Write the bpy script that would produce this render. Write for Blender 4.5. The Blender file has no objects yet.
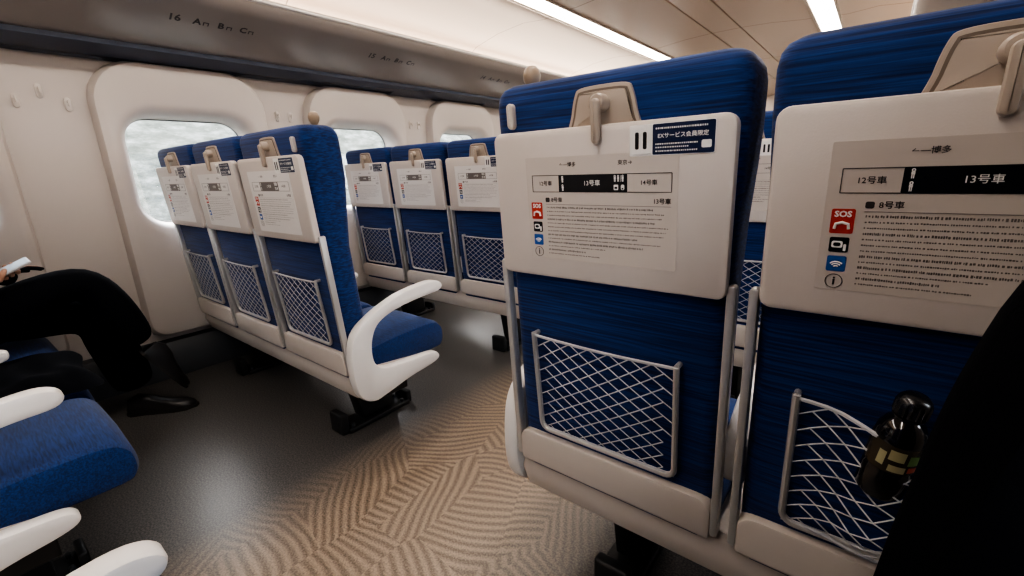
import bpy, bmesh, math, random
from mathutils import Vector, Matrix
random.seed(4)
S = bpy.context.scene
COL = S.collection
PI = math.pi

# ------------------------------------------------------------------ materials
def newmat(name):
    m = bpy.data.materials.new(name); m.use_nodes = True
    nt = m.node_tree
    return m, nt, nt.nodes['Principled BSDF'], nt.nodes, nt.links

def plain(name, col, rough=.5, metal=0, var=.06, scale=25, bump=.0, spec=.5):
    m, nt, b, N, L = newmat(name)
    tc = N.new('ShaderNodeTexCoord'); nz = N.new('ShaderNodeTexNoise')
    nz.inputs['Scale'].default_value = scale; nz.inputs['Detail'].default_value = 3
    L.new(tc.outputs['Object'], nz.inputs['Vector'])
    mx = N.new('ShaderNodeMix'); mx.data_type = 'RGBA'
    mx.inputs[6].default_value = (*[c*(1-var) for c in col], 1)
    mx.inputs[7].default_value = (*[min(1, c*(1+var)) for c in col], 1)
    L.new(nz.outputs['Fac'], mx.inputs[0]); L.new(mx.outputs[2], b.inputs['Base Color'])
    b.inputs['Roughness'].default_value = rough; b.inputs['Metallic'].default_value = metal
    b.inputs['Specular IOR Level'].default_value = spec
    if bump:
        n2 = N.new('ShaderNodeTexNoise'); n2.inputs['Scale'].default_value = 400
        L.new(tc.outputs['Object'], n2.inputs['Vector'])
        bp = N.new('ShaderNodeBump'); bp.inputs['Strength'].default_value = bump; bp.inputs['Distance'].default_value = .002
        L.new(n2.outputs['Fac'], bp.inputs['Height']); L.new(bp.outputs['Normal'], b.inputs['Normal'])
    return m

def fabric(name, dark, light, sc, bs=.5):
    m, nt, b, N, L = newmat(name)
    tc = N.new('ShaderNodeTexCoord'); mp = N.new('ShaderNodeMapping')
    mp.inputs['Scale'].default_value = sc
    L.new(tc.outputs['Object'], mp.inputs['Vector'])
    nz = N.new('ShaderNodeTexNoise'); nz.inputs['Scale'].default_value = 1; nz.inputs['Detail'].default_value = 3
    nz.inputs['Distortion'].default_value = .2
    L.new(mp.outputs[0], nz.inputs['Vector'])
    cr = N.new('ShaderNodeValToRGB')
    cr.color_ramp.elements[0].position = .34; cr.color_ramp.elements[0].color = (*dark, 1)
    cr.color_ramp.elements[1].position = .68; cr.color_ramp.elements[1].color = (*light, 1)
    L.new(nz.outputs['Fac'], cr.inputs[0]); L.new(cr.outputs[0], b.inputs['Base Color'])
    b.inputs['Roughness'].default_value = .8; b.inputs['Specular IOR Level'].default_value = .3
    b.inputs['Sheen Weight'].default_value = .15
    bp = N.new('ShaderNodeBump'); bp.inputs['Strength'].default_value = bs; bp.inputs['Distance'].default_value = .002
    L.new(nz.outputs['Fac'], bp.inputs['Height']); L.new(bp.outputs['Normal'], b.inputs['Normal'])
    return m

def emis(name, col, st):
    m, nt, b, N, L = newmat(name)
    b.inputs['Base Color'].default_value = (*col, 1)
    b.inputs['Emission Color'].default_value = (*col, 1); b.inputs['Emission Strength'].default_value = st
    return m

BLUE = fabric('seat_blue', (.005, .016, .072), (.014, .052, .205), (6, 60, 270))
BLUE2 = fabric('cushion_blue', (.006, .022, .085), (.013, .048, .19), (25, 260, 260), .3)
CREAM = plain('cream_plastic', (.62, .56, .515), .42, var=.03, bump=.12)
CREAM2 = plain('cream_shell', (.55, .495, .45), .38, var=.03)
WALL = plain('wall_panel', (.55, .495, .455), .40, var=.03, scale=4, bump=.05)
WHITE = plain('armrest_white', (.76, .735, .71), .32, var=.02)
BEIGE = plain('latch_beige', (.40, .335, .28), .4, var=.04)
KNOB = plain('knob_beige', (.33, .25, .18), .35, var=.04)
DBEIGE = plain('latch_recess', (.15, .115, .09), .5)
SILVER = plain('silver_frame', (.58, .56, .54), .30, .5, var=.04)
NET = plain('elastic_net', (.46, .46, .48), .7)
BLACK = plain('black_metal', (.014, .015, .017), .45)
DGREY = plain('dark_grey', (.04, .044, .05), .5)
SEAL = plain('seal_grey', (.14, .14, .14), .5)
STICK = plain('sticker_cream', (.565, .505, .455), .35, var=.02)
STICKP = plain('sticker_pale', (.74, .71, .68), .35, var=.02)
INK = plain('ink', (.045, .04, .04), .5)
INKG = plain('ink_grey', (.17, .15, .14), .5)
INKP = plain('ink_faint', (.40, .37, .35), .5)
PBLACK = plain('print_black', (.008, .009, .012), .3)
PWHITE = plain('print_white', (.8, .78, .75), .4)
PRED = plain('print_red', (.50, .05, .03), .4)
PBLUE = plain('print_blue', (.03, .11, .36), .4)
PNAVY = plain('print_navy', (.012, .022, .07), .3)
RACK = plain('rack_metal', (.31, .275, .255), .24, .0, var=.04, scale=6)
RACK_SHADE = plain('rack_shade_strip', (.025, .045, .09), .25, .1)  # dark colour stands in for shade under the rack
CLOTH = plain('black_cloth', (.003, .003, .005), .9, bump=.3, spec=.1)
SUIT = plain('black_suit', (.004, .005, .008), .9, bump=.3, spec=.12)
SKIN = plain('skin', (.50, .28, .19), .5)
HAIR = plain('hair', (.01, .008, .007), .6)
SHOE = plain('shoe_leather', (.010, .009, .010), .4)
SHOES = plain('shoe_sole', (.02, .018, .016), .7)
PHONEM = plain('phone_case', (.55, .55, .56), .3)
SCREEN = emis('phone_screen', (.25, .3, .35), .4)
BOTTLE = plain('bottle_dark', (.008, .007, .007), .08, spec=.9)
CAP = plain('bottle_cap', (.014, .014, .016), .25, spec=.8)
LAB1 = plain('label_dark', (.045, .035, .022), .25)
LAB2 = plain('label_pale_gold', (.42, .38, .22), .35)
LAB3 = plain('label_red', (.38, .06, .03), .35)
LAB4 = plain('label_green', (.14, .24, .07), .35)
LIGHT = emis('light_diffuser', (1.0, .91, .82), 12.5)
GLASSM = bpy.data.materials.new('window_glass'); GLASSM.use_nodes = True
nt = GLASSM.node_tree; nt.nodes.clear()
o_ = nt.nodes.new('ShaderNodeOutputMaterial'); a_ = nt.nodes.new('ShaderNodeBsdfTransparent'); g_ = nt.nodes.new('ShaderNodeBsdfGlossy')
g_.inputs['Roughness'].default_value = .05; x_ = nt.nodes.new('ShaderNodeMixShader'); x_.inputs[0].default_value = .06
nt.links.new(a_.outputs[0], x_.inputs[1]); nt.links.new(g_.outputs[0], x_.inputs[2]); nt.links.new(x_.outputs[0], o_.inputs[0])

def mathn(N, L, op, a, b=None, c=None):
    n = N.new('ShaderNodeMath'); n.operation = op
    for i, v in enumerate((a, b, c)):
        if v is None: continue
        if isinstance(v, (int, float)): n.inputs[i].default_value = v
        else: L.new(v, n.inputs[i])
    return n.outputs[0]

def floor_mat():
    m, nt, b, N, L = newmat('floor_aisle_pattern')
    tc = N.new('ShaderNodeNewGeometry'); sp = N.new('ShaderNodeSeparateXYZ'); L.new(tc.outputs['Position'], sp.inputs[0])
    nz = N.new('ShaderNodeTexNoise'); nz.inputs['Scale'].default_value = 3.5; nz.inputs['Detail'].default_value = 0
    L.new(tc.outputs['Position'], nz.inputs['Vector'])
    wob = mathn(N, L, 'MULTIPLY', nz.outputs['Fac'], .10)
    vo = N.new('ShaderNodeTexVoronoi'); vo.inputs['Scale'].default_value = 3.9     # interlocking patches, each with its own stripe direction
    mp = N.new('ShaderNodeMapping'); mp.inputs['Scale'].default_value = (1.45, .65, 0); mp.inputs['Rotation'].default_value = (0, 0, .6)
    L.new(tc.outputs['Position'], mp.inputs[0]); L.new(mp.outputs[0], vo.inputs['Vector'])
    sc = N.new('ShaderNodeSeparateColor'); L.new(vo.outputs['Color'], sc.inputs[0])
    ang = mathn(N, L, 'ADD', mathn(N, L, 'MULTIPLY', sc.outputs[0], 1.9), .35)
    x = sp.outputs['X']; y = sp.outputs['Y']
    ph = mathn(N, L, 'ADD', mathn(N, L, 'ADD', mathn(N, L, 'MULTIPLY', x, mathn(N, L, 'COSINE', ang)), mathn(N, L, 'MULTIPLY', y, mathn(N, L, 'SINE', ang))), wob)
    s = mathn(N, L, 'SINE', mathn(N, L, 'MULTIPLY', ph, 2*PI/.028))
    n3 = N.new('ShaderNodeTexNoise'); n3.inputs['Scale'].default_value = 190; n3.inputs['Detail'].default_value = 2
    L.new(tc.outputs['Position'], n3.inputs['Vector'])
    s2 = mathn(N, L, 'ADD', s, mathn(N, L, 'MULTIPLY', mathn(N, L, 'SUBTRACT', n3.outputs['Fac'], .5), 6.0))
    mr = N.new('ShaderNodeMapRange'); mr.inputs[1].default_value = -1.8; mr.inputs[2].default_value = 1.6
    L.new(s2, mr.inputs[0])
    c1 = N.new('ShaderNodeMix'); c1.data_type = 'RGBA'
    c1.inputs[6].default_value = (.115, .090, .072, 1); c1.inputs[7].default_value = (.36, .28, .21, 1)
    L.new(mr.outputs[0], c1.inputs[0])
    cr = N.new('ShaderNodeValToRGB')
    cr.color_ramp.elements[0].position = .38; cr.color_ramp.elements[0].color = (.044, .043, .044, 1)
    cr.color_ramp.elements[1].position = .70; cr.color_ramp.elements[1].color = (.155, .145, .135, 1)
    L.new(n3.outputs['Fac'], cr.inputs[0])
    d = mathn(N, L, 'ABSOLUTE', mathn(N, L, 'ADD', x, .95))
    mk = N.new('ShaderNodeMapRange'); mk.inputs[1].default_value = .52; mk.inputs[2].default_value = .26
    L.new(d, mk.inputs[0])
    c2 = N.new('ShaderNodeMix'); c2.data_type = 'RGBA'
    L.new(mk.outputs[0], c2.inputs[0]); L.new(cr.outputs[0], c2.inputs[6]); L.new(c1.outputs[2], c2.inputs[7])
    L.new(c2.outputs[2], b.inputs['Base Color'])
    b.inputs['Roughness'].default_value = .36; b.inputs['Specular IOR Level'].default_value = .7
    bp = N.new('ShaderNodeBump'); bp.inputs['Strength'].default_value = .2; bp.inputs['Distance'].default_value = .001
    L.new(n3.outputs['Fac'], bp.inputs['Height']); L.new(bp.outputs['Normal'], b.inputs['Normal'])
    return m
FLOOR = floor_mat()

def ceil_mat():
    m, nt, b, N, L = newmat('ceiling_panels')
    g = N.new('ShaderNodeNewGeometry'); sp = N.new('ShaderNodeSeparateXYZ'); L.new(g.outputs['Position'], sp.inputs[0])
    f = mathn(N, L, 'FRACT', mathn(N, L, 'DIVIDE', mathn(N, L, 'ADD', sp.outputs['Y'], 20.35), 1.56))
    k = mathn(N, L, 'LESS_THAN', f, .005)
    c = N.new('ShaderNodeMix'); c.data_type = 'RGBA'
    c.inputs[6].default_value = (.62, .50, .41, 1); c.inputs[7].default_value = (.27, .20, .16, 1)
    L.new(k, c.inputs[0]); L.new(c.outputs[2], b.inputs['Base Color'])
    b.inputs['Roughness'].default_value = .25
    return m
CEIL = ceil_mat()

def hill_mat():
    m, nt, b, N, L = newmat('embankment_green')
    g = N.new('ShaderNodeTexCoord'); mp = N.new('ShaderNodeMapping'); mp.inputs['Scale'].default_value = (1, 1.0, 2.4)
    L.new(g.outputs['Object'], mp.inputs[0])
    nz = N.new('ShaderNodeTexNoise'); nz.inputs['Scale'].default_value = 3.6; nz.inputs['Detail'].default_value = 8
    nz.inputs['Roughness'].default_value = .75
    L.new(mp.outputs[0], nz.inputs['Vector'])
    cr = N.new('ShaderNodeValToRGB'); e = cr.color_ramp.elements
    e[0].position = .34; e[0].color = (.055, .060, .048, 1); e[1].position = .66; e[1].color = (.25, .25, .235, 1)
    x = e.new(.50); x.color = (.125, .130, .112, 1)
    L.new(nz.outputs['Fac'], cr.inputs[0]); L.new(cr.outputs[0], b.inputs['Base Color'])
    b.inputs['Roughness'].default_value = .9
    return m
HILL = hill_mat()

# ------------------------------------------------------------------ geometry
def rrect(x0, x1, y0, y1, r, n=5):
    rs = r if isinstance(r, (tuple, list)) else (r,)*4   # bl, br, tr, tl
    out = []
    for (cx, cy, a0, rr) in ((x0, y0, PI, rs[0]), (x1, y0, 1.5*PI, rs[1]), (x1, y1, 0, rs[2]), (x0, y1, .5*PI, rs[3])):
        ccx = cx + (rr if cx == x0 else -rr); ccy = cy + (rr if cy == y0 else -rr)
        for i in range(n+1):
            a = a0 + i/n*PI/2
            out.append((ccx+rr*math.cos(a), ccy+rr*math.sin(a)))
    return out

def catm(p, k=5):
    n = len(p); out = []
    for i in range(n):
        a, b, c, d = p[i-1], p[i], p[(i+1) % n], p[(i+2) % n]
        for j in range(k):
            t = j/k
            out.append(tuple(.5*((2*b[q])+(-a[q]+c[q])*t+(2*a[q]-5*b[q]+4*c[q]-d[q])*t*t+(-a[q]+3*b[q]-3*c[q]+d[q])*t**3) for q in (0, 1)))
    return out

def inset(p, d):
    n = len(p); ar = sum(p[i-1][0]*p[i][1]-p[i][0]*p[i-1][1] for i in range(n)); s = 1 if ar > 0 else -1
    out = []
    for i in range(n):
        tx = p[(i+1) % n][0]-p[i-1][0]; ty = p[(i+1) % n][1]-p[i-1][1]; l = math.hypot(tx, ty) or 1
        out.append((p[i][0]-s*ty/l*d, p[i][1]+s*tx/l*d))
    return out

class MB:
    def __init__(s): s.v = []; s.f = []; s.m = []; s.mats = []
    def mi(s, m):
        if m not in s.mats: s.mats.append(m)
        return s.mats.index(m)
    def add(s, vs, fs, m):
        o = len(s.v); i = s.mi(m)
        s.v += [Vector(v) for v in vs]
        for f in fs: s.f.append([a+o for a in f]); s.m.append(i)
        return s
    def loft(s, loops, m, cap=(True, True), closed=True):
        n = len(loops[0]); vs = [v for l in loops for v in l]; fs = []
        for k in range(len(loops)-1):
            for i in range(n if closed else n-1):
                j = (i+1) % n
                fs.append([k*n+i, k*n+j, (k+1)*n+j, (k+1)*n+i])
        if cap[0]: fs.append(list(range(n))[::-1])
        if cap[1]: fs.append([(len(loops)-1)*n+i for i in range(n)])
        return s.add(vs, fs, m)
    def slab(s, out, w0, w1, fn, m, bev=.003):
        L = []
        for (w, d) in ((w0, bev), (w0+.3*bev, .3*bev), (w0+bev, 0), (w1-bev, 0), (w1-.3*bev, .3*bev), (w1, bev)):
            L.append([fn(u, v, w) for u, v in (inset(out, d) if d else out)])
        return s.loft(L, m)
    def box(s, x0, x1, y0, y1, z0, z1, m, bev=0, seg=3, M=None):
        bm = bmesh.new(); bmesh.ops.create_cube(bm, size=1)
        for v in bm.verts: v.co = Vector((x0+(v.co.x+.5)*(x1-x0), y0+(v.co.y+.5)*(y1-y0), z0+(v.co.z+.5)*(z1-z0)))
        if bev: bmesh.ops.bevel(bm, geom=list(bm.edges), offset=bev, segments=seg, profile=.5, affect='EDGES')
        bm.verts.index_update()
        vs = [(M @ v.co if M else v.co.copy()) for v in bm.verts]; fs = [[v.index for v in f.verts] for f in bm.faces]
        bm.free(); return s.add(vs, fs, m)
    def tube(s, pts, r, m, seg=8, fl=1):
        pts = [Vector(p) for p in pts]; L = []; up = None
        for i, p in enumerate(pts):
            t = (pts[min(i+1, len(pts)-1)]-pts[max(i-1, 0)]).normalized()
            if up is None: up = Vector((0, 1, 0)) if abs(t.y) < .9 else Vector((1, 0, 0))
            a = t.cross(up).normalized(); b = a.cross(t).normalized(); up = b
            rr = r[i] if isinstance(r, (list, tuple)) else r
            L.append([p+a*rr*math.cos(2*PI*k/seg)+b*rr*fl*math.sin(2*PI*k/seg) for k in range(seg)])
        return s.loft(L, m)
    def lathe(s, prof, m, M=Matrix(), seg=20):
        L = [[M @ Vector((r*math.cos(2*PI*k/seg), r*math.sin(2*PI*k/seg), z)) for k in range(seg)] for r, z in prof]
        return s.loft(L, m)
    def text(s, body, size, M, m, ax='CENTER', bold=0):
        cu = bpy.data.curves.new('t', 'FONT'); cu.body = body; cu.size = size; cu.align_x = ax; cu.align_y = 'CENTER'
        cu.resolution_u = 2; cu.offset = bold
        ob = bpy.data.objects.new('t', cu); COL.objects.link(ob)
        bpy.context.view_layer.update()
        me = bpy.data.meshes.new_from_object(ob.evaluated_get(bpy.context.evaluated_depsgraph_get()))
        s.add([M @ v.co for v in me.vertices], [list(p.vertices) for p in me.polygons], m)
        bpy.data.objects.remove(ob); bpy.data.curves.remove(cu); bpy.data.meshes.remove(me)
        return s
    def mesh(s, name, smooth=True, fixn=True):
        me = bpy.data.meshes.new(name); me.from_pydata(s.v, [], s.f)
        for m in s.mats: me.materials.append(m)
        for p, i in zip(me.polygons, s.m): p.material_index = i
        if fixn:
            bm = bmesh.new(); bm.from_mesh(me); bmesh.ops.recalc_face_normals(bm, faces=bm.faces); bm.to_mesh(me); bm.free()
        if smooth:
            me.shade_smooth()
            try: me.set_sharp_from_angle(angle=math.radians(38))
            except Exception: pass
        return me
    def obj(s, name, parent=None, loc=(0, 0, 0), smooth=True):
        return ob(name, s.mesh(name, smooth), parent, loc)

def ob(name, data, parent=None, loc=(0, 0, 0)):
    o = bpy.data.objects.new(name, data); COL.objects.link(o); o.parent = parent; o.location = loc
    return o
def tag(o, label, cat, group=None):
    o['label'] = label; o['category'] = cat
    if group: o['group'] = group
    return o
def struct(o): o['kind'] = 'structure'; return o
def copy_tree(o, parent=None):
    c = o.copy(); COL.objects.link(c); c.parent = parent
    for ch in list(o.children): copy_tree(ch, c)
    return c

# ------------------------------------------------------------------ seat meshes (local: x across, y forward, floor z=0)
def rear(h): return -.06*(h-.34)/.84
def fb(u, v, w): return Vector((u, rear(v)+w, v))
def TM(u, v, w): return Matrix(((1, 0, 0, u), (0, -.0712, -.9975, rear(v)+w), (0, .9975, -.0712, v), (0, 0, 0, 1)))

def back_mesh():
    b = MB(); L = []
    lv = [(.30, 0), (.34, 0), (.5, 0), (.65, 0), (.8, 0), (.95, 0), (1.03, 0), (1.09, 0), (1.13, 0), (1.158, 0), (1.176, .003), (1.188, .010), (1.195, .021), (1.197, .036)]
    for h, ins in lv:
        t = .105 + .03*max(0, min(1, (h-.85)/.15)); w = .2235+.0105*max(0, min(1, (h-.90)/.2))-ins
        y0 = rear(h)+ins; y1 = rear(h)+t-ins*.9
        dent = .028*max(0, min(1, (h-.4)/.2))*(1 if h < 1.1 else max(0, 1-(h-1.1)/.08))
        sec = rrect(-w, w, y0, y1, min(.026, (y1-y0)*.45), 4)
        out = []
        for i, p in enumerate(sec):
            out.append(p)
            if i == 14:
                for fx in (.6, .25, -.25, -.6): out.append((w*fx, y1-dent*(1 if abs(fx) < .5 else .7)))
        L.append([Vector((x, y, h)) for x, y in out])
    b.loft(L, BLUE)
    return b.mesh('backrest')
ME_BACK = back_mesh()
ME_TABLE = MB().slab(rrect(-.222, .225, .826, 1.106, (.016, .016, .018, .018)), -.024, -.001, fb, CREAM, .006).mesh('tray_table')

def latch_housing():
    b = MB(); dx = .008
    o = [(x+dx, z+.006) for x, z in catm([(-.064, 1.088), (0, 1.087), (.064, 1.088), (.061, 1.12), (.053, 1.152), (.042, 1.162), (0, 1.164), (-.042, 1.162), (-.053, 1.152), (-.061, 1.12)], 4)]
    b.slab(o, -.005, .003, fb, BEIGE, .0025)
    i = inset(o, .006); b.slab(i, -.0056, -.002, fb, DBEIGE, .0006)
    i = inset(o, .010); b.slab(i, -.0064, -.002, fb, BEIGE, .0006)
    return b.mesh('latch_housing')
ME_HOUSE = latch_housing()
def latch():
    b = MB(); dx = .008
    M = Matrix.Translation(fb(dx, 1.140, -.005)) @ Matrix.Rotation(PI/2, 4, 'X')
    b.lathe([(.001, -.002), (.015, 0), (.015, .018), (.012, .022), (.001, .023)], BEIGE, M)
    b.slab(rrect(dx-.008, dx+.008, 1.074, 1.146, .0078), -.036, -.022, fb, BEIGE, .005)
    return b.mesh('table_latch')
ME_LATCH = latch()

def info_sticker(pale=False):
    b = MB(); W = -.0244; T = -.0252
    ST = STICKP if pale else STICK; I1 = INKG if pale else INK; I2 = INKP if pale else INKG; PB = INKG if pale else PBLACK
    def rect(x0, x1, z0, z1, m, w=T, r=.002):
        r = min(r, .45*min(x1-x0, z1-z0)); b.slab(rrect(x0, x1, z0, z1, r, 2), w-.0003, w+.0003, fb, m, min(.0001, r*.3))
    def tx(s, sz, x, z, m, ax='CENTER', bold=.0001): b.text(s, sz, TM(x, z, T-.0006), m, ax, bold)
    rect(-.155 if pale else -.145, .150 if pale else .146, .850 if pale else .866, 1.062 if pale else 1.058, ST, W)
    for z in (.995, 1.025): rect(-.131, .136, z-.0005, z+.0005, I1)
    for x in (-.131, .136): rect(x-.0005, x+.0005, .995, 1.025, I1)
    tx('12号車', .0098, -.101, 1.010, I1); tx('14号車', .0098, .099, 1.010, I1)
    rect(-.072, .062, .9945, 1.0255, PB)
    tx('13号車', .0110, -.004, 1.010, PWHITE)
    def man(x, z, s=.85):
        b.tube([fb(x+.0016*s*math.cos(a), z+.0048*s+.0016*s*math.sin(a), T-.0008) for a in [2*PI*k/8 for k in range(9)]], .0006, PWHITE, 4)
        rect(x-.0020*s, x+.0020*s, z-.001*s, z+.003*s, PWHITE, T-.0005, .0004); rect(x-.0016*s, x-.0003*s, z-.006*s, z-.001*s, PWHITE, T-.0005, .0002); rect(x+.0003*s, x+.0016*s, z-.006*s, z-.001*s, PWHITE, T-.0005, .0002)
    man(-.0635, 1.0175, .9); man(-.0635, 1.0025, .9)
    for x in (.040, .046): man(x, 1.0175)
    man(.054, 1.0175); rect(.0498, .0503, 1.012, 1.023, PWHITE, T-.0005, .0002)
    rect(.038, .046, .9985, 1.0075, PWHITE, T-.0005, .001); rect(.0395, .0445, 1.0005, 1.004, PB, T-.0009, .0005)
    rect(.051, .057, .9985, 1.0075, PWHITE, T-.0005, .002); rect(.0525, .0555, .9995, 1.002, PB, T-.0009, .0005)
    tx('←―博多', .0088, -.052, 1.043, I1); tx('東京→', .0088, .058, 1.043, I1)
    c = -.124
    rect(c-.0125, c+.0125, .943, .975, PRED); tx('SOS', .0105, c, .968, PWHITE, bold=.0004)
    b.tube([fb(c-.0075, .949, T-.0008), fb(c-.0065, .9555, T-.0008), fb(c, .9575, T-.0008), fb(c+.0065, .9555, T-.0008), fb(c+.0075, .949, T-.0008)], .0019, PWHITE, 5)
    rect(c-.0105, c+.0105, .918, .938, PBLACK)
    rect(c-.008, c+.004, .924, .933, PWHITE, T-.0004); rect(c-.006, c+.002, .926, .931, PBLACK, T-.0008); rect(c+.005, c+.008, .920, .929, PWHITE, T-.0004, .0008)
    rect(c-.0105, c+.0105, .892, .913, PBLUE)
    for r in (.0035, .0065, .0092):
        b.tube([fb(c+r*math.cos(a), .8960+r*math.sin(a), T-.0008) for a in [PI*.25+PI*.5*i/6 for i in range(7)]], .0009, PWHITE, 5)
    b.tube([fb(c+.0095*math.cos(2*PI*i/20), .8785+.0095*math.sin(2*PI*i/20), T-.0004) for i in range(21)], .0005, I1, 5)
    tx('i', .016, c, .8785, I1, bold=.0004)
    rect(-.103, -.094, .976, .9845, I1); tx('8号車', .0098, -.090, .980, I1, 'LEFT'); tx('13号車', .0098, .136, .980, I1, 'RIGHT', .0002)
    rect(-.103, .136, .9716, .9722, I2)
    rnd = random.Random(3)      # fine print far too small to read: tiny broken ink strokes
    z = .966
    for ln, (x1, hh) in enumerate([(.105, .0017), (.125, .0010), (.120, .0010), (.110, .0017), (.132, .0010), (.128, .0010), (.125, .0010), (.08, .0017), (.120, .0010), (.09, .0017), (.02, .0010), (-.02, .0017), (.01, .0010)]):
        x = -.101
        while x < x1:
            l = rnd.uniform(.0009, .0022); up = hh*rnd.uniform(.6, 1.15); dn = hh*rnd.uniform(.6, 1.1)
            b.add([fb(x, z-dn, T), fb(x+l, z-dn, T), fb(x+l, z+up, T), fb(x, z+up, T)], [[0, 1, 2, 3]], I2)
            x += l+rnd.choice((.0006, .0006, .0007, .0018))
        z -= .0074
    return b.mesh('information_sticker', smooth=False)
ME_STICK = info_sticker(); ME_STICKP = info_sticker(True)

def ex_sticker():
    b = MB(); T = -.0245
    def rect(x0, x1, z0, z1, m, w=T, r=.002):
        r = min(r, .45*min(x1-x0, z1-z0)); b.slab(rrect(x0, x1, z0, z1, r, 2), w-.0003, w+.0003, fb, m, min(.0001, r*.3))
    rect(.066, .197, 1.052, 1.099, PWHITE)
    rect(.104, .1962, 1.0530, 1.0982, PNAVY, T-.0006)
    b.slab(rrect(.070, .101, 1.055, 1.096, .004, 3), T-.0018, T-.0009, fb, PWHITE, .0001)
    for x in (.079, .092): rect(x-.003, x+.003, 1.062, 1.088, PBLACK, T-.0022)
    b.text('EXサービス会員限定', .0082, TM(.150, 1.0800, T-.0018), PWHITE, bold=.0001)
    rnd = random.Random(9)
    for z, hh, x1 in ((1.0915, .0012, .185), (1.0685, .0010, .172), (1.0635, .0010, .160), (1.0580, .0010, .172)):
        x = .109
        while x < x1:
            l = rnd.uniform(.0012, .003)
            b.add([fb(x, z-hh, T-.0014), fb(x+l, z-hh, T-.0014), fb(x+l, z+hh, T-.0014), fb(x, z+hh, T-.0014)], [[0, 1, 2, 3]], PWHITE); x += l+.0011
    rect(.178, .192, 1.060, 1.071, PWHITE, T-.0012)
    return b.mesh('notice_sticker', smooth=False)
ME_EX = ex_sticker()

NX0, NX1, NZ0, NZ1 = -.158, .152, .445, .686
def pocket_frame():
    b = MB(); r = .02
    pts = [(NX0, NZ1+.006)] + [(NX0, NZ0+r)] + [(NX0+r-r*math.cos(a), NZ0+r-r*math.sin(a)) for a in [PI/2*i/5 for i in range(1, 6)]] + \
          [(NX1-r+r*math.sin(a), NZ0+r-r*math.cos(a)) for a in [PI/2*i/5 for i in range(0, 6)]] + [(NX1, NZ1+.003)]
    b.tube([fb(u, v, -.009-.009*max(0, (v-NZ0)/.24)) for u, v in pts], .0060, SILVER, 8)
    for u in (NX0, NX1): b.tube([fb(u, NZ1+.003, -.020), fb(u, NZ1+.003, .004)], .0052, SILVER, 8)
    return b.mesh('pocket_frame')
ME_PF = pocket_frame()
def pocket_net(bulge=None):
    b = MB()
    def P(u, v):
        f = (v-NZ0)/(NZ1-NZ0); vv = v-.004*math.sin(PI*(u-NX0)/(NX1-NX0))*f
        w = -.009-.009*f-.006*math.sin(PI*f)*math.sin(PI*(u-NX0)/(NX1-NX0))
        if bulge:
            g = math.exp(-((u-bulge)/.046)**2)*min(1, f*3+.25); w = w*(1-g)-.074*g
        return fb(u, vv, w)
    du = .0443; dv = .0301
    W = NX1-NX0; H = NZ1-NZ0
    for sg in (1, -1):
        for k in range(-10, 20):
            pts = []
            for i in range(17):
                v = NZ0+H*i/16
                u = NX0+k*du+sg*(v-NZ0)*du/dv
                if NX0 <= u <= NX1: pts.append(P(u, v))
            if len(pts) > 1: b.tube(pts, .0013, NET, 4)
    b.tube([P(NX0+W*i/16, NZ1) for i in range(17)], .0034, NET, 6)
    b.tube([P(NX0+W*i/10, NZ0+.004) for i in range(11)], .003, NET, 5)
    return b.mesh('pocket_net')
ME_NET = pocket_net(); ME_NETB = pocket_net(-.042)
ME_KICK = MB().slab(rrect(-.224, .224, .335, .425, (.008, .008, .03, .03)), -.018, .05, fb, CREAM2, .008).mesh('kick_panel')
ME_ARM = {s: MB().slab(rrect(s*.2300-.0070, s*.2300+.0070, .345, .85, .006, 3), -.014, .008, fb, SILVER, .003).mesh('table_arm') for s in (-1, 1)}

def cushion():
    b = MB(); L = []
    for x, ins in ((-.222, .02), (-.216, .008), (-.197, 0), (0, -.004), (.197, 0), (.216, .008), (.222, .02)):
        o = catm([(.06, .31), (.25, .30), (.42, .297), (.458, .315), (.466, .355), (.452, .398), (.40, .425), (.25, .425), (.12, .415), (.06, .40)], 4)
        L.append([Vector((x, y, z)) for y, z in inset(o, ins)])
    b.loft(L, BLUE2); return b.mesh('seat_cushion')
ME_CUSH = cushion()
ARM_OUT = catm([(-.015, .45), (.015, .512), (.085, .556), (.16, .586), (.233, .605), (.35, .617), (.405, .609), (.424, .588), (.400, .568), (.32, .562), (.23, .553), (.15, .536), (.10, .510), (.075, .47), (.066, .42), (.072, .375), (.095, .348), (.14, .335), (.22, .328), (.34, .320), (.376, .304), (.374, .282), (.33, .268), (.22, .255), (.11, .232), (.05, .226), (.0, .262), (-.02, .34)], 4)
ME_SIDE = MB().slab(ARM_OUT, -.022, .022, lambda u, v, w: Vector((w, u, v)), WHITE, .010).mesh('side_frame')
MID_OUT = catm([(.02, .53), (.06, .56), (.14, .592), (.26, .600), (.345, .598), (.362, .582), (.34, .565), (.24, .555), (.14, .54), (.08, .49), (.03, .45)], 4)
ME_MID = MB().slab(MID_OUT, -.021, .021, lambda u, v, w: Vector((w, u, v)), WHITE, .010).mesh('armrest')
ME_KNOB = MB().lathe([(.008, -.03), (.008, -.002), (.011, .003), (.0165, .012), (.018, .022), (.0155, .033), (.009, .039), (.001, .041)], KNOB).mesh('grip_knob')
ME_GRIP = MB().slab(rrect(-.008, .008, 1.113, 1.160, .0078), -.012, .003, fb, CREAM2, .004).mesh('grip_plate')

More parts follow.
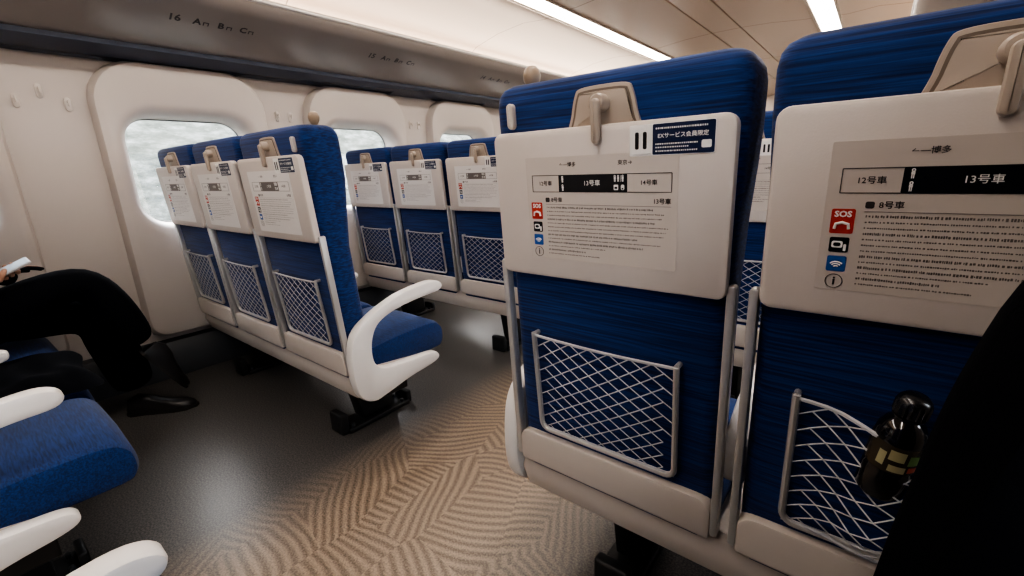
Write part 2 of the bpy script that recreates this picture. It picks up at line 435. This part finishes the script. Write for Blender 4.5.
def pedestal():
    b = MB()
    b.slab([(.10, .23), (.14, .03), (.30, .03), (.28, .23)], -.035, .035, lambda u, v, w: Vector((w, u, v)), BLACK, .006)
    b.box(-.055, .055, .06, .37, 0, .022, BLACK, .006)
    for y in (.085, .34):
        for x in (-.035, .035): b.lathe([(.010, .020), (.010, .032), (.004, .036)], DGREY, Matrix.Translation((x, y, 0)), 8)
    b.box(-.045, .045, .03, .065, .0, .09, BLACK, .008)
    b.box(-.045, .045, .36, .39, .0, .06, BLACK, .008)
    return b.mesh('pedestal')
ME_PED = pedestal()

def block(name, n, aisle, net_special=None, pitch=.49):
    root = ob(name, None); root.empty_display_size = .2
    xs = [(i-(n-1)/2)*pitch for i in range(n)]
    W = n*pitch/2
    for i, x in enumerate(xs):
        bk = ob('backrest', ME_BACK, root, (x, 0, 0)); near = net_special == i
        ob('tray_table', ME_TABLE, bk)
        ob('latch_housing', ME_HOUSE, bk, (-.020 if near else 0, 0, 0)); ob('table_latch', ME_LATCH, bk, (-.018 if near else 0, 0, 0))
        ob('information_sticker', ME_STICKP if n == 3 else ME_STICK, bk, (-.010 if near else 0, 0, 0)); ob('notice_sticker', ME_EX, bk)
        ob('pocket_frame', ME_PF, bk); ob('pocket_net', ME_NETB if near else ME_NET, bk)
        ob('kick_panel', ME_KICK, bk)
        ob('table_arm', ME_ARM[-1], bk); ob('table_arm', ME_ARM[1], bk)
        ob('seat_cushion', ME_CUSH, root, (x, 0, 0))
    for i in range(n-1): ob('armrest', ME_MID, root, ((xs[i]+xs[i+1])/2, 0, 0))
    ob('armrest', ME_MID, root, (-aisle*(W+.0), 0, 0))
    ob('side_frame', ME_SIDE, root, (aisle*(W+.012), 0, 0))
    ob('grip_knob', ME_KNOB, root, (aisle*(W-.056), .015, 1.198))
    ob('grip_plate', ME_GRIP, root, (aisle*(W-.060), 0, 0))
    b = MB(); b.slab([(.01, .345), (-.006, .30), (.015, .240), (.08, .224), (.32, .25), (.36, .29), (.36, .305), (.05, .345)], -W+.012, W-.012, lambda u, v, w: Vector((w, u, v)), CREAM2, .01)
    b.obj('seat_shell', root)
    b = MB(); b.box(-W+.03, W-.03, .15, .25, .185, .25, BLACK, .006); b.obj('cross_beam', root)
    for x in (xs[0], xs[-1]): ob('pedestal', ME_PED, root, (x, 0, 0))
    return root

XT = -2.11; XD = -.139
rows = {0: -.25, 1: .79, 2: 1.83}
t1 = block('triple_seat', 3, 1); t1.location = (XT, rows[1], 0)
t2 = copy_tree(t1); t2.location = (XT, rows[2], 0)
t0 = copy_tree(t1); t0.location = (XT, rows[0], 0)
G3 = 'three-seat benches by the windows'
tag(t1, 'blue three-seat bench with all three tray tables up, beside the nearest window', 'train seat', G3)
tag(t2, 'blue three-seat bench farther ahead, beside the second window', 'train seat', G3)
tag(t0, 'blue three-seat bench cut by the left edge, where the passenger in black sits', 'train seat', G3)
d1 = block('double_seat', 2, -1, 1, .492); d1.location = (XD, rows[1], 0)
d2 = block('double_seat', 2, -1, None, .492); d2.location = (XD, rows[2], 0)
d0 = copy_tree(d2); d0.location = (XD, rows[0], 0)
G2 = 'two-seat benches across the aisle'
tag(d1, 'large blue two-seat bench at right with a dark bottle in its net pocket', 'train seat', G2)
tag(d2, 'blue two-seat bench glimpsed only through the gap between the two big seatbacks', 'train seat', G2)
tag(d0, 'two-seat bench showing only a rounded cream armrest tip at bottom left', 'train seat', G2)
for t in (t0, d0):
    for c in t.children:
        if c.name.startswith(('side_frame', 'armrest')): c.scale = (1, .78, 1)
        if c.name.startswith('seat_cushion'): c.scale = (1, .92, .98)
        if c.name.startswith(('seat_shell', 'pedestal')): c.scale = (1, .76, 1)

# ------------------------------------------------------------------ cabin
Y0, Y1 = -2.2, 9.5
XL, XR = -2.95, .55
def mir(x): return -2.4-x
def strip(prof, m, y0=Y0, y1=Y1, ny=1):
    b = MB(); L = [[Vector((x, y0+(y1-y0)*k/ny, z)) for x, z in prof] for k in range(ny+1)]
    return b.loft(L, m, (False, False), closed=False)
b = MB(); b.box(XL-.1, XR+.1, Y0, Y1, -.05, 0, FLOOR); struct(b.obj('floor', smooth=False))
WYS = [.94+1.04*k-(.05 if k == -1 else 0) for k in range(-3, 8)]
def wall(name, X, s):
    b = MB(); q = lambda y0, y1, z0, z1: b.add([(X, y0, z0), (X, y1, z0), (X, y1, z1), (X, y0, z1)], [[0, 1, 2, 3]], WALL)
    q(Y0, Y1, 0, .76); q(Y0, Y1, 1.42, 1.64); y = Y0
    for c in WYS:
        if c+.33 < Y0 or c-.33 > Y1: continue
        if c-.33 > y: q(y, c-.33, .76, 1.42)
        y = c+.33
    if y < Y1: q(y, Y1, .76, 1.42)
    return struct(b.obj(name, smooth=False))
wall('wall_left', XL, 1); wall('wall_right', XR, -1)
def bezel_meshes(s):
    outer = (-.395, .395, .225, 1.612); win = (-.285, .285, .82, 1.36)
    def lp(r, ins, rad, d):
        return [Vector((s*d, u, v)) for u, v in rrect(r[0]+ins, r[1]-ins, r[2]+ins, r[3]-ins, rad, 8)]
    b = MB()
    R0 = (.08, .08, .20, .20)
    b.loft([lp(outer, 0, R0, .0), lp(outer, .003, R0, .042), lp(outer, .014, R0, .064), lp(outer, .034, (.07, .07, .18, .18), .070),
            lp(win, -.060, .175, .070), lp(win, -.034, .16, .062), lp(win, -.012, .14, .034), lp(win, 0, .125, -.03), lp(win, .004, .122, -.09)], WALL, (False, False))
    me = b.mesh('window_bezel', fixn=True)
    b = MB(); b.loft([lp(win, -.004, .12, -.075), lp(win, .008, .11, -.075), lp(win, .008, .11, -.09)], SEAL, (False, False))
    rub = b.mesh('window_seal')
    b = MB(); b.loft([lp(win, -.01, .12, -.088), lp(win, -.01, .12, -.092)], GLASSM)
    return me, rub, b.mesh('window_pane', smooth=False)
n = 0
for X, s in ((XL, 1), (XR, -1)):
    bz, rub, pane = bezel_meshes(s)
    for c in WYS:
        if c-.395 < Y0 or c+.395 > Y1: continue
        n += 1
        o = struct(ob('window_%d' % n, bz, None, (X, c, 0)))
        ob('window_seal', rub, o); ob('window_pane', pane, o)
for nm, X, s in (('baseboard_left', XL, 1), ('baseboard_right', XR, -1)):
    b = MB(); b.slab([(0, 0), (.075, 0), (.07, .15), (.04, .19), (0, .20)], Y0, Y1, lambda u, v, w: Vector((X+s*u, w, v)), DGREY, .004)
    struct(b.obj(nm))
# ceiling
half = [(-2.95, 1.64), (-2.94, 1.80), (-2.88, 1.93), (-2.74, 2.02), (-2.5, 2.075), (-2.25, 2.10), (-2.06, 2.085), (-2.02, 2.09), (-2.01, 2.15), (-1.85, 2.15), (-1.84, 2.105), (-1.79, 2.105), (-1.55, 2.13), (-1.325, 2.14), (-1.324, 2.155), (-1.312, 2.155), (-1.311, 2.14)]
full = half+[(mir(x), z) for x, z in half[::-1]]
o = struct(strip(full, CEIL).obj('ceiling'))
for nm, y in (('wall_back', Y0), ('wall_front', Y1)):
    b = MB(); b.add([(XL, y, 0), (XR, y, 0)]+[(x, y, z) for x, z in full[::-1]], [list(range(2+len(full)))], WALL); struct(b.obj(nm, smooth=False))
for i, (x0, x1) in enumerate(((-2.005, -1.855), (mir(-1.855), mir(-2.005)))):
    r = ob('ceiling_light', None, None, ((x0+x1)/2, 3.6, 2.12)); hw = (x1-x0)/2
    b = MB(); b.slab(catm([(-hw, .0), (-hw*.8, -.024), (-hw*.4, -.036), (hw*.4, -.036), (hw*.8, -.024), (hw, .0), (hw*.5, .01), (-hw*.5, .01)], 3), -5.7, 5.8, lambda u, v, w: Vector((u, w, v)), LIGHT, .002); b.obj('diffuser', r)
    for sx in (-1, 1):
        b = MB(); b.box(sx*(hw+.004)-.010, sx*(hw+.004)+.010, -5.7, 5.8, -.026, .02, BEIGE, .003); b.obj('light_rail', r)
    tag(r, ['long glowing ceiling light strip on the window side of the aisle', 'long glowing ceiling light strip at upper right above the two-seat benches'][i], 'ceiling light', 'ceiling light strips')
# luggage racks
def rack(f, lab):
    r = ob('luggage_rack', None, None, (f(-2.95), 3.6, 1.60))
    pr = [(-2.95, 1.615), (-2.84, 1.635), (-2.68, 1.695), (-2.50, 1.795), (-2.455, 1.82), (-2.44, 1.85), (-2.46, 1.862), (-2.50, 1.84), (-2.70, 1.735), (-2.95, 1.70)]
    b = MB(); b.slab([(f(x)-f(-2.95), z-1.60) for x, z in pr], -5.75, 5.85, lambda u, v, w: Vector((u, w, v)), RACK, .003)
    b.obj('rack_shelf', r)
    b = MB(); b.slab([(f(x)-f(-2.95), z-1.60) for x, z in ((-2.93, 1.600), (-2.85, 1.612), (-2.77, 1.640), (-2.77, 1.670), (-2.93, 1.63))], -5.75, 5.85, lambda u, v, w: Vector((u, w, v)), RACK_SHADE, .003)
    b.obj('rack_painted_shade', r)  # added strip, coloured dark as the shade where rack meets wall
    b = MB(); b.tube([(f(-2.447)-f(-2.95), -5.75, .262), (f(-2.447)-f(-2.95), 5.85, .262)], .014, SILVER, 10); b.obj('rack_rail', r)
    b = MB(); hx = f(-2.80)-f(-2.95)
    b.box(hx-.03, hx+.03, -5.7, 5.8, .125, .16, SILVER, .004); b.obj('added_uplight_trough', r)  # trough for the added uplight, out of view behind the rack
    tag(r, lab, 'luggage rack')
    la = bpy.data.lights.new('added_uplight', 'AREA'); la.shape = 'RECTANGLE'; la.size = 11.4; la.size_y = .05; la.energy = 34; la.color = (1, .84, .68)  # unseen lamp added on top of the rack to brighten the ceiling
    lo = bpy.data.objects.new('added_uplight', la); COL.objects.link(lo)
    sg = 1 if f(-2.8) < -1.2 else -1
    d = Vector((.35*sg, 0, 1)).normalized(); X_ = Vector((0, 1, 0)); Z_ = -d; Y_ = Z_.cross(X_)
    lo.matrix_world = Matrix(((X_.x, Y_.x, Z_.x, f(-2.80)), (X_.y, Y_.y, Z_.y, 3.65), (X_.z, Y_.z, Z_.z, 1.768), (0, 0, 0, 1)))
    return r
rl = rack(lambda x: x, 'grey overhead luggage rack with seat numbers running above the left windows')
rr = rack(mir, 'overhead luggage rack seen as a dark edge at the top right corner')
up = Vector((.18, 0, .10)).normalized()
for num, y in (('16', 1.0), ('15', 2.04), ('14', 3.08)):
    base = Vector((.355, y-3.6, .143))+up*.022+Vector((up.z, 0, -up.x))*.0028
    def M_(dy): return Matrix(((0, up.x, up.z, base.x), (1, 0, 0, base.y+dy), (0, up.z, -up.x, base.z), (0, 0, 0, 1)))
    MB().text(num, .052, M_(-.15), INK, bold=.0014).obj('row_number', rl, smooth=False)
    for i, c in enumerate('ABC'):
        MB().text(c, .048, M_(-.06+i*.10), INK, bold=.0014).obj('seat_letter', rl, smooth=False)
        b = MB(); Mx = M_(-.06+i*.10+.037)
        pts = [(-.012, -.016), (-.0075, -.016), (-.0075, 0), (.0075, 0), (.0075, -.016), (.012, -.016), (.012, .005), (-.012, .005)]
        b.add([Mx @ Vector((x, z, 0)) for x, z in pts], [[0, 1, 2, 7], [2, 3, 6, 7], [3, 4, 5, 6]], INK)
        b.obj('seat_mark', rl, smooth=False)
# coat hooks
def hookmesh():
    b = MB()
    b.slab(rrect(-.011, .011, -.030, .030, .0105), -.004, .008, lambda u, v, w: Vector((w, u, v)), CREAM, .003)
    b.tube([(.006, 0, .012), (.022, 0, .004), (.028, 0, -.010), (.026, 0, .016)], .0045, CREAM, 8)
    return b.mesh('coat_hook')
MH = hookmesh()
places = [(.31, 1.40, 'coat hook on the wall panel left of the nearest window, closest to the left edge'), (.39, 1.445, 'coat hook set highest of three on the wall left of the nearest window'),
          (.475, 1.395, 'coat hook on the wall just left of the nearest window surround'), (1.42, 1.40, 'left coat hook on the narrow wall between the first and second windows'),
          (1.50, 1.40, 'right coat hook on the narrow wall between the first and second windows'), (2.46, 1.40, 'left coat hook on the wall between second and third windows'), (2.54, 1.40, 'right coat hook on the wall between second and third windows')]
for y, z, l in places: tag(ob('coat_hook', MH, None, (XL, y, z)), l, 'hook', 'coat hooks on the wall')
# outside
b = MB(); b.loft([[Vector((-6.5, y, -1.5)), Vector((-7.2, y, 1.2)), Vector((-8.5, y, 2.6)), Vector((-10, y, 3.6))] for y in (-18, 34)], HILL, (False, False), closed=False)
struct(b.obj('embankment'))
b = MB(); b.add([(-40, -40, -1.5), (40, -40, -1.5), (40, 60, -1.5), (-40, 60, -1.5)], [[0, 1, 2, 3]], HILL); struct(b.obj('ground_outside', smooth=False))

# ------------------------------------------------------------------ bottle
top = Vector((.078, .702, .760)); bot = Vector((.058, .726, .590)); ax = (top-bot)
MBt = Matrix.Translation(bot) @ ax.to_track_quat('Z', 'Y').to_matrix().to_4x4() @ Matrix.Scale(.88, 4)
r = ob('drink_bottle', None)
b = MB(); b.lathe([(.002, 0), (.027, .001), (.031, .008), (.031, .05), (.0295, .058), (.031, .066), (.031, .108), (.0295, .122), (.024, .135), (.0165, .143), (.0160, .152)], BOTTLE, MBt, 32); b.obj('bottle_body', r)
b = MB(); L = []
for rr_, z in ((.0185, .150), (.0205, .152), (.0205, .170), (.0190, .177), (.0140, .182), (.002, .1835)):
    a = .0009 if .151 < z < .175 else 0
    L.append([MBt @ Vector(((rr_+(a if k % 2 else -a))*math.cos(2*PI*k/40), (rr_+(a if k % 2 else -a))*math.sin(2*PI*k/40), z)) for k in range(40)])
b.loft(L, CAP); b.lathe([(.0195, .1465), (.0200, .149)], CAP, MBt, 24); b.obj('bottle_cap', r)
b = MB(); b.lathe([(.0314, .060), (.0317, .062), (.0317, .106), (.0314, .108)], LAB1, MBt, 32)
for a0, a1, z0, z1, m in ((-2.5, -1.9, .084, .102, LAB2), (-1.75, -1.2, .080, .098, LAB4), (-1.65, -1.1, .066, .076, LAB3), (-2.9, -2.6, .070, .095, LAB2), (-2.4, -1.75, .064, .076, LAB2), (-1.1, -.8, .078, .100, LAB2)):
    L = [[MBt @ Vector((.0321*math.cos(a0+(a1-a0)*k/6), .0321*math.sin(a0+(a1-a0)*k/6), z)) for k in range(7)] for z in (z0, z1)]
    b.loft(L, m, (False, False), closed=False)
b.obj('bottle_label', r)
tag(r, 'dark drink bottle with black cap tucked into the net pocket of the right-hand seat', 'bottle')

# ------------------------------------------------------------------ hanging garment
b = MB(); NR, NC = 30, 36
cont = [(1.36, .47), (1.25, .36), (1.12, .20), (1.02, .120), (.957, .085), (.873, .068), (.79, .058), (.706, .042), (.55, .022), (.35, .005)]
def xl(h):
    for (a, xa), (c, xc) in zip(cont, cont[1:]):
        if c <= h <= a: return xa+(xc-xa)*(a-h)/(a-c)
    return cont[-1][1]
rowsv = []
for i in range(NR+1):
    h = 1.36-(1.36-.35)*i/NR; x0 = xl(h); t = i/NR
    rowsv.append([Vector((x0+(.50-x0)*j/NC, .40+.06*(j/NC)+.022*math.sin(j*.75+h*3)*min(1, t*2.5)+.01*math.sin(j*1.7+h*9), h+.012*math.sin(j*.9)*t)) for j in range(NC+1)])
b.loft(rowsv, CLOTH, (False, False), closed=False)
o = b.obj('hanging_coat'); md = o.modifiers.new('s', 'SOLIDIFY'); md.thickness = .014; md.offset = 1
md = o.modifiers.new('ss', 'SUBSURF'); md.levels = 1; md.render_levels = 1
tag(o, 'black garment hanging in the near lower right corner, partly covering the bottle pocket', 'coat')

# folded dark garment lying on the middle seat beside the passenger
b = MB(); NA, NB = 28, 22; g = []
for j in range(NB+1):
    row = []
    for i in range(NA+1):
        u = i/NA; v = j/NB
        e = min(1, 6*min(u, 1-u))*min(1, 6*min(v, 1-v)); e = e**.6
        fold = .007*math.sin(u*13+v*5)+.005*math.sin(v*15-u*7)
        row.append(Vector((-2.335+.48*u+.008*math.sin(v*9), -.09+.29*v+.010*math.sin(u*9), .421+e*(.055+fold-.015*v))))
    g.append(row)
b.loft(g, SUIT, (False, False), closed=False)
o = b.obj('folded_jacket'); md = o.modifiers.new('ss', 'SUBSURF'); md.levels = 1; md.render_levels = 1
tag(o, 'dark garment lying on the blue seat beside the passenger at the left edge', 'jacket')

# ------------------------------------------------------------------ person
def skin(name, chains, links=(), subd=2):
    bm = bmesh.new(); lay = bm.verts.layers.skin.verify()
    V = {}
    for ch in chains:
        prev = None
        for k, item in enumerate(ch):
            if isinstance(item, str): v = V[item]
            else:
                nm, p, rad = item
                v = bm.verts.new(p); V[nm] = v
                v[lay].radius = rad if isinstance(rad, tuple) else (rad, rad)
                if prev is None: v[lay].use_root = True
            if prev is not None: bm.edges.new((prev, v))
            prev = v
    me = bpy.data.meshes.new(name); bm.to_mesh(me); bm.free()
    o = bpy.data.objects.new(name, me); COL.objects.link(o)
    o.modifiers.new('k', 'SKIN').use_smooth_shade = True
    s = o.modifiers.new('s', 'SUBSURF'); s.levels = subd; s.render_levels = subd
    bpy.context.view_layer.update()
    m2 = bpy.data.meshes.new_from_object(o.evaluated_get(bpy.context.evaluated_depsgraph_get()))
    o.modifiers.clear(); o.data = m2
    return o
hs = Vector((-.01, -.055, -.012))
def q(x, y, z): return (x+hs.x, y+hs.y, z+hs.z)
ch = [
 [('pel', (-2.58, -.03, .53), (.13, .10)), ('sp', (-2.58, -.035, .68), (.125, .09)), ('ch', (-2.57, -.03, .88), (.15, .10)), ('nk0', (-2.57, -.02, 1.02), (.10, .07)), ('nk', (-2.565, .0, 1.10), .05), ('hd0', (-2.56, .025, 1.17), (.065, .075)), ('hd1', (-2.56, .03, 1.25), (.078, .092)), ('hd2', (-2.56, .025, 1.33), (.06, .07))],
 ['hd0', ('chin', (-2.56, .085, 1.155), .03)],
 ['pel', ('hr', (-2.49, .02, .56), .095), ('tr', (-2.49, .16, .625), (.092, .088)), ('kr', (-2.53, .31, .665), .078), ('cr', (-2.51, .36, .55), .084), ('cr2', (-2.49, .40, .43), .078), ('ar', (-2.46, .43, .34), .062)],
 ['pel', ('hl', (-2.67, .02, .52), .09), ('tl', (-2.67, .18, .50), .088), ('kl', (-2.65, .32, .48), .090), ('cl', (-2.60, .36, .30), .092), ('al', (-2.535, .385, .12), .080)],
 ['nk0', ('sr', (-2.42, -.03, .98), .068), ('er', (-2.33, -.06, .77), .055), ('wr', q(-2.39, .08, .725), .034), ('pr', q(-2.415, .12, .715), (.034, .018))],
 ['nk0', ('sl', (-2.72, -.03, .98), .068), ('el', (-2.79, .0, .76), .052), ('wl', (-2.66, .10, .69), .032), ('pl', (-2.62, .13, .69), (.034, .018))],
]
ph = Matrix.Translation(q(-2.445, .155, .755)) @ Matrix.Rotation(math.radians(25), 4, 'X') @ Matrix.Rotation(math.radians(10), 4, 'Y')
for i in range(4):
    yy = -.030+i*.019; ln = (.9, 1, .95, .8)[i]
    pts = [ph @ Vector(p) for p in ((.015, yy-.005, -.020), (-.005*ln, yy, -.019), (-.028*ln, yy, -.017), (-.041*ln-.004, yy+.002, -.006), (-.041*ln-.002, yy+.003, .009))]
    ch.append([('f%d%d' % (i, k), tuple(p), (.0088, .0088) if k < 3 else (.0072, .0072)) for k, p in enumerate(pts)])
ch.append([('th%d' % k, tuple(ph @ Vector(p)), r_) for k, (p, r_) in enumerate((((.030, -.045, -.018), .012), ((.047, -.030, -.004), .010), ((.044, -.008, .010), .009), ((.022, .006, .0135), .0075)))])
for i in range(4):
    x = -2.640+i*.018; ln = (.85, .98, 1, .9)[i]
    ch.append([('g%d%d' % (i, k), (x+.005, .135+dy*ln, .72+dz), .0085-.0008*k) for k, (dy, dz) in enumerate(((0, 0), (.035, .008), (.06, .002), (.078, -.006)))])
ch.append([('gt%d' % k, (-2.60+dx, .11+dy, .72+dz), .010-.001*k) for k, (dx, dy, dz) in enumerate(((0, 0, 0), (.03, .015, .004), (.045, .04, .004), (.045, .06, .0)))])
P = skin('person', ch, subd=2)
P.data.materials.clear(); P.data.materials.append(SUIT); P.data.materials.append(SKIN)
hc = Vector(q(-2.44, .15, .75)); hl = Vector((-2.61, .17, .71))
for p in P.data.polygons:
    c = p.center
    hand = ((c-hc).length < .085 and c.z > .712 and c.y > .045) or ((c-hl).length < .072 and c.z > .712 and c.x < -2.6)
    p.material_index = 1 if (c.z > 1.075 or hand) else 0
    p.use_smooth = True
tag(P, 'person in black trousers and jacket sitting cross-legged by the window, holding a phone', 'person')
def shoe(M):
    b = MB(); L = []
    for y, w, z1 in ((-.075, .018, .05), (-.068, .030, .075), (-.03, .036, .095), (.02, .038, .085), (.07, .042, .062), (.12, .046, .05), (.165, .040, .042), (.19, .024, .034), (.20, .010, .026)):
        L.append([M @ Vector((x*w, y, z)) for x, z in ((-1, .008), (-.98, z1*.45), (-.7, z1*.85), (-.25, z1), (.25, z1), (.7, z1*.85), (.98, z1*.45), (1, .008))])
    b.loft(L, SHOE)
    L = []
    for y, w in ((-.080, .018), (-.06, .036), (0, .036), (.06, .043), (.12, .049), (.17, .042), (.205, .012)):
        L.append([M @ Vector((x*w, y, z)) for x, z in ((-1, 0), (-1, .012), (1, .012), (1, 0))])
    b.loft(L, SHOES)
    return b
shoe(Matrix.Translation((-2.53, .40, 0)) @ Matrix.Rotation(math.radians(-38), 4, 'Z')).obj('shoe', P)
shoe(Matrix.Translation((-2.455, .445, .255)) @ Matrix.Rotation(math.radians(-10), 4, 'Z') @ Matrix.Rotation(math.radians(-60), 4, 'X') @ Matrix.Scale(.92, 4)).obj('shoe', P)
b = MB(); L = []
for z, rx, ry, cy in ((1.20, .070, .05, -.035), (1.26, .088, .085, -.0), (1.32, .092, .095, .01), (1.37, .082, .09, .015), (1.40, .055, .06, .015), (1.412, .01, .01, .015)):
    L.append([Vector((-2.56+rx*math.cos(2*PI*k/20), cy+ry*math.sin(2*PI*k/20)*(1 if math.sin(2*PI*k/20) < 0 or z > 1.33 else .35), z)) for k in range(20)])
b.loft(L, HAIR); b.obj('hair', P)
for sx in (-1, 1):
    b = MB(); b.lathe([(.001, -.006), (.009, 0), (.001, .006)], PWHITE, Matrix.Translation((-2.56+sx*.03, .112, 1.255)), 10)
    b.lathe([(.001, -.003), (.004, 0), (.001, .003)], PBLACK, Matrix.Translation((-2.56+sx*.03, .119, 1.253)), 8)
    b.obj('eye', P)
r = ob('mobile_phone', None)
b = MB(); b.slab(rrect(-.0365, .0365, -.075, .075, .009), -.004, .0042, lambda u, v, w: ph @ Vector((u, v, w)), PHONEM, .002); b.obj('phone_body', r)
b = MB(); b.slab(rrect(-.034, .034, -.072, .072, .007), .0040, .0047, lambda u, v, w: ph @ Vector((u, v, w)), SCREEN, .0001); b.obj('phone_screen', r)
tag(r, 'light-coloured mobile phone held by the passenger at the left edge', 'phone')

# ------------------------------------------------------------------ light, world, camera
W = bpy.data.worlds.new('World'); S.world = W; W.use_nodes = True
bg = W.node_tree.nodes['Background']; bg.inputs[0].default_value = (.87, .93, 1.0, 1); bg.inputs[1].default_value = 7.5
sun = bpy.data.lights.new('sun', 'SUN'); sun.energy = 4; sun.angle = math.radians(35); sun.color = (1, .97, .93)
so = bpy.data.objects.new('sun', sun); COL.objects.link(so)
so.rotation_euler = Vector((-.82, .45, .60)).to_track_quat('Z', 'Y').to_euler()

Yc = Vector((368, 133, -448)).normalized(); Xc = Vector((582, -98, 448)); Xc = (Xc-Yc*Xc.dot(Yc)).normalized(); Zc = Xc.cross(Yc)
cam = bpy.data.cameras.new('camera'); cam.sensor_width = 36; cam.lens = 36*448/1024; cam.clip_start = .01
co = bpy.data.objects.new('camera', cam); COL.objects.link(co)
co.matrix_world = Matrix.Translation((0, 0, 1.04)) @ Matrix((Xc, Yc, Zc)).to_4x4()
S.camera = co
S.view_settings.view_transform = 'AgX'
try: S.view_settings.look = 'AgX - High Contrast'
except Exception: pass
S.view_settings.exposure = .38
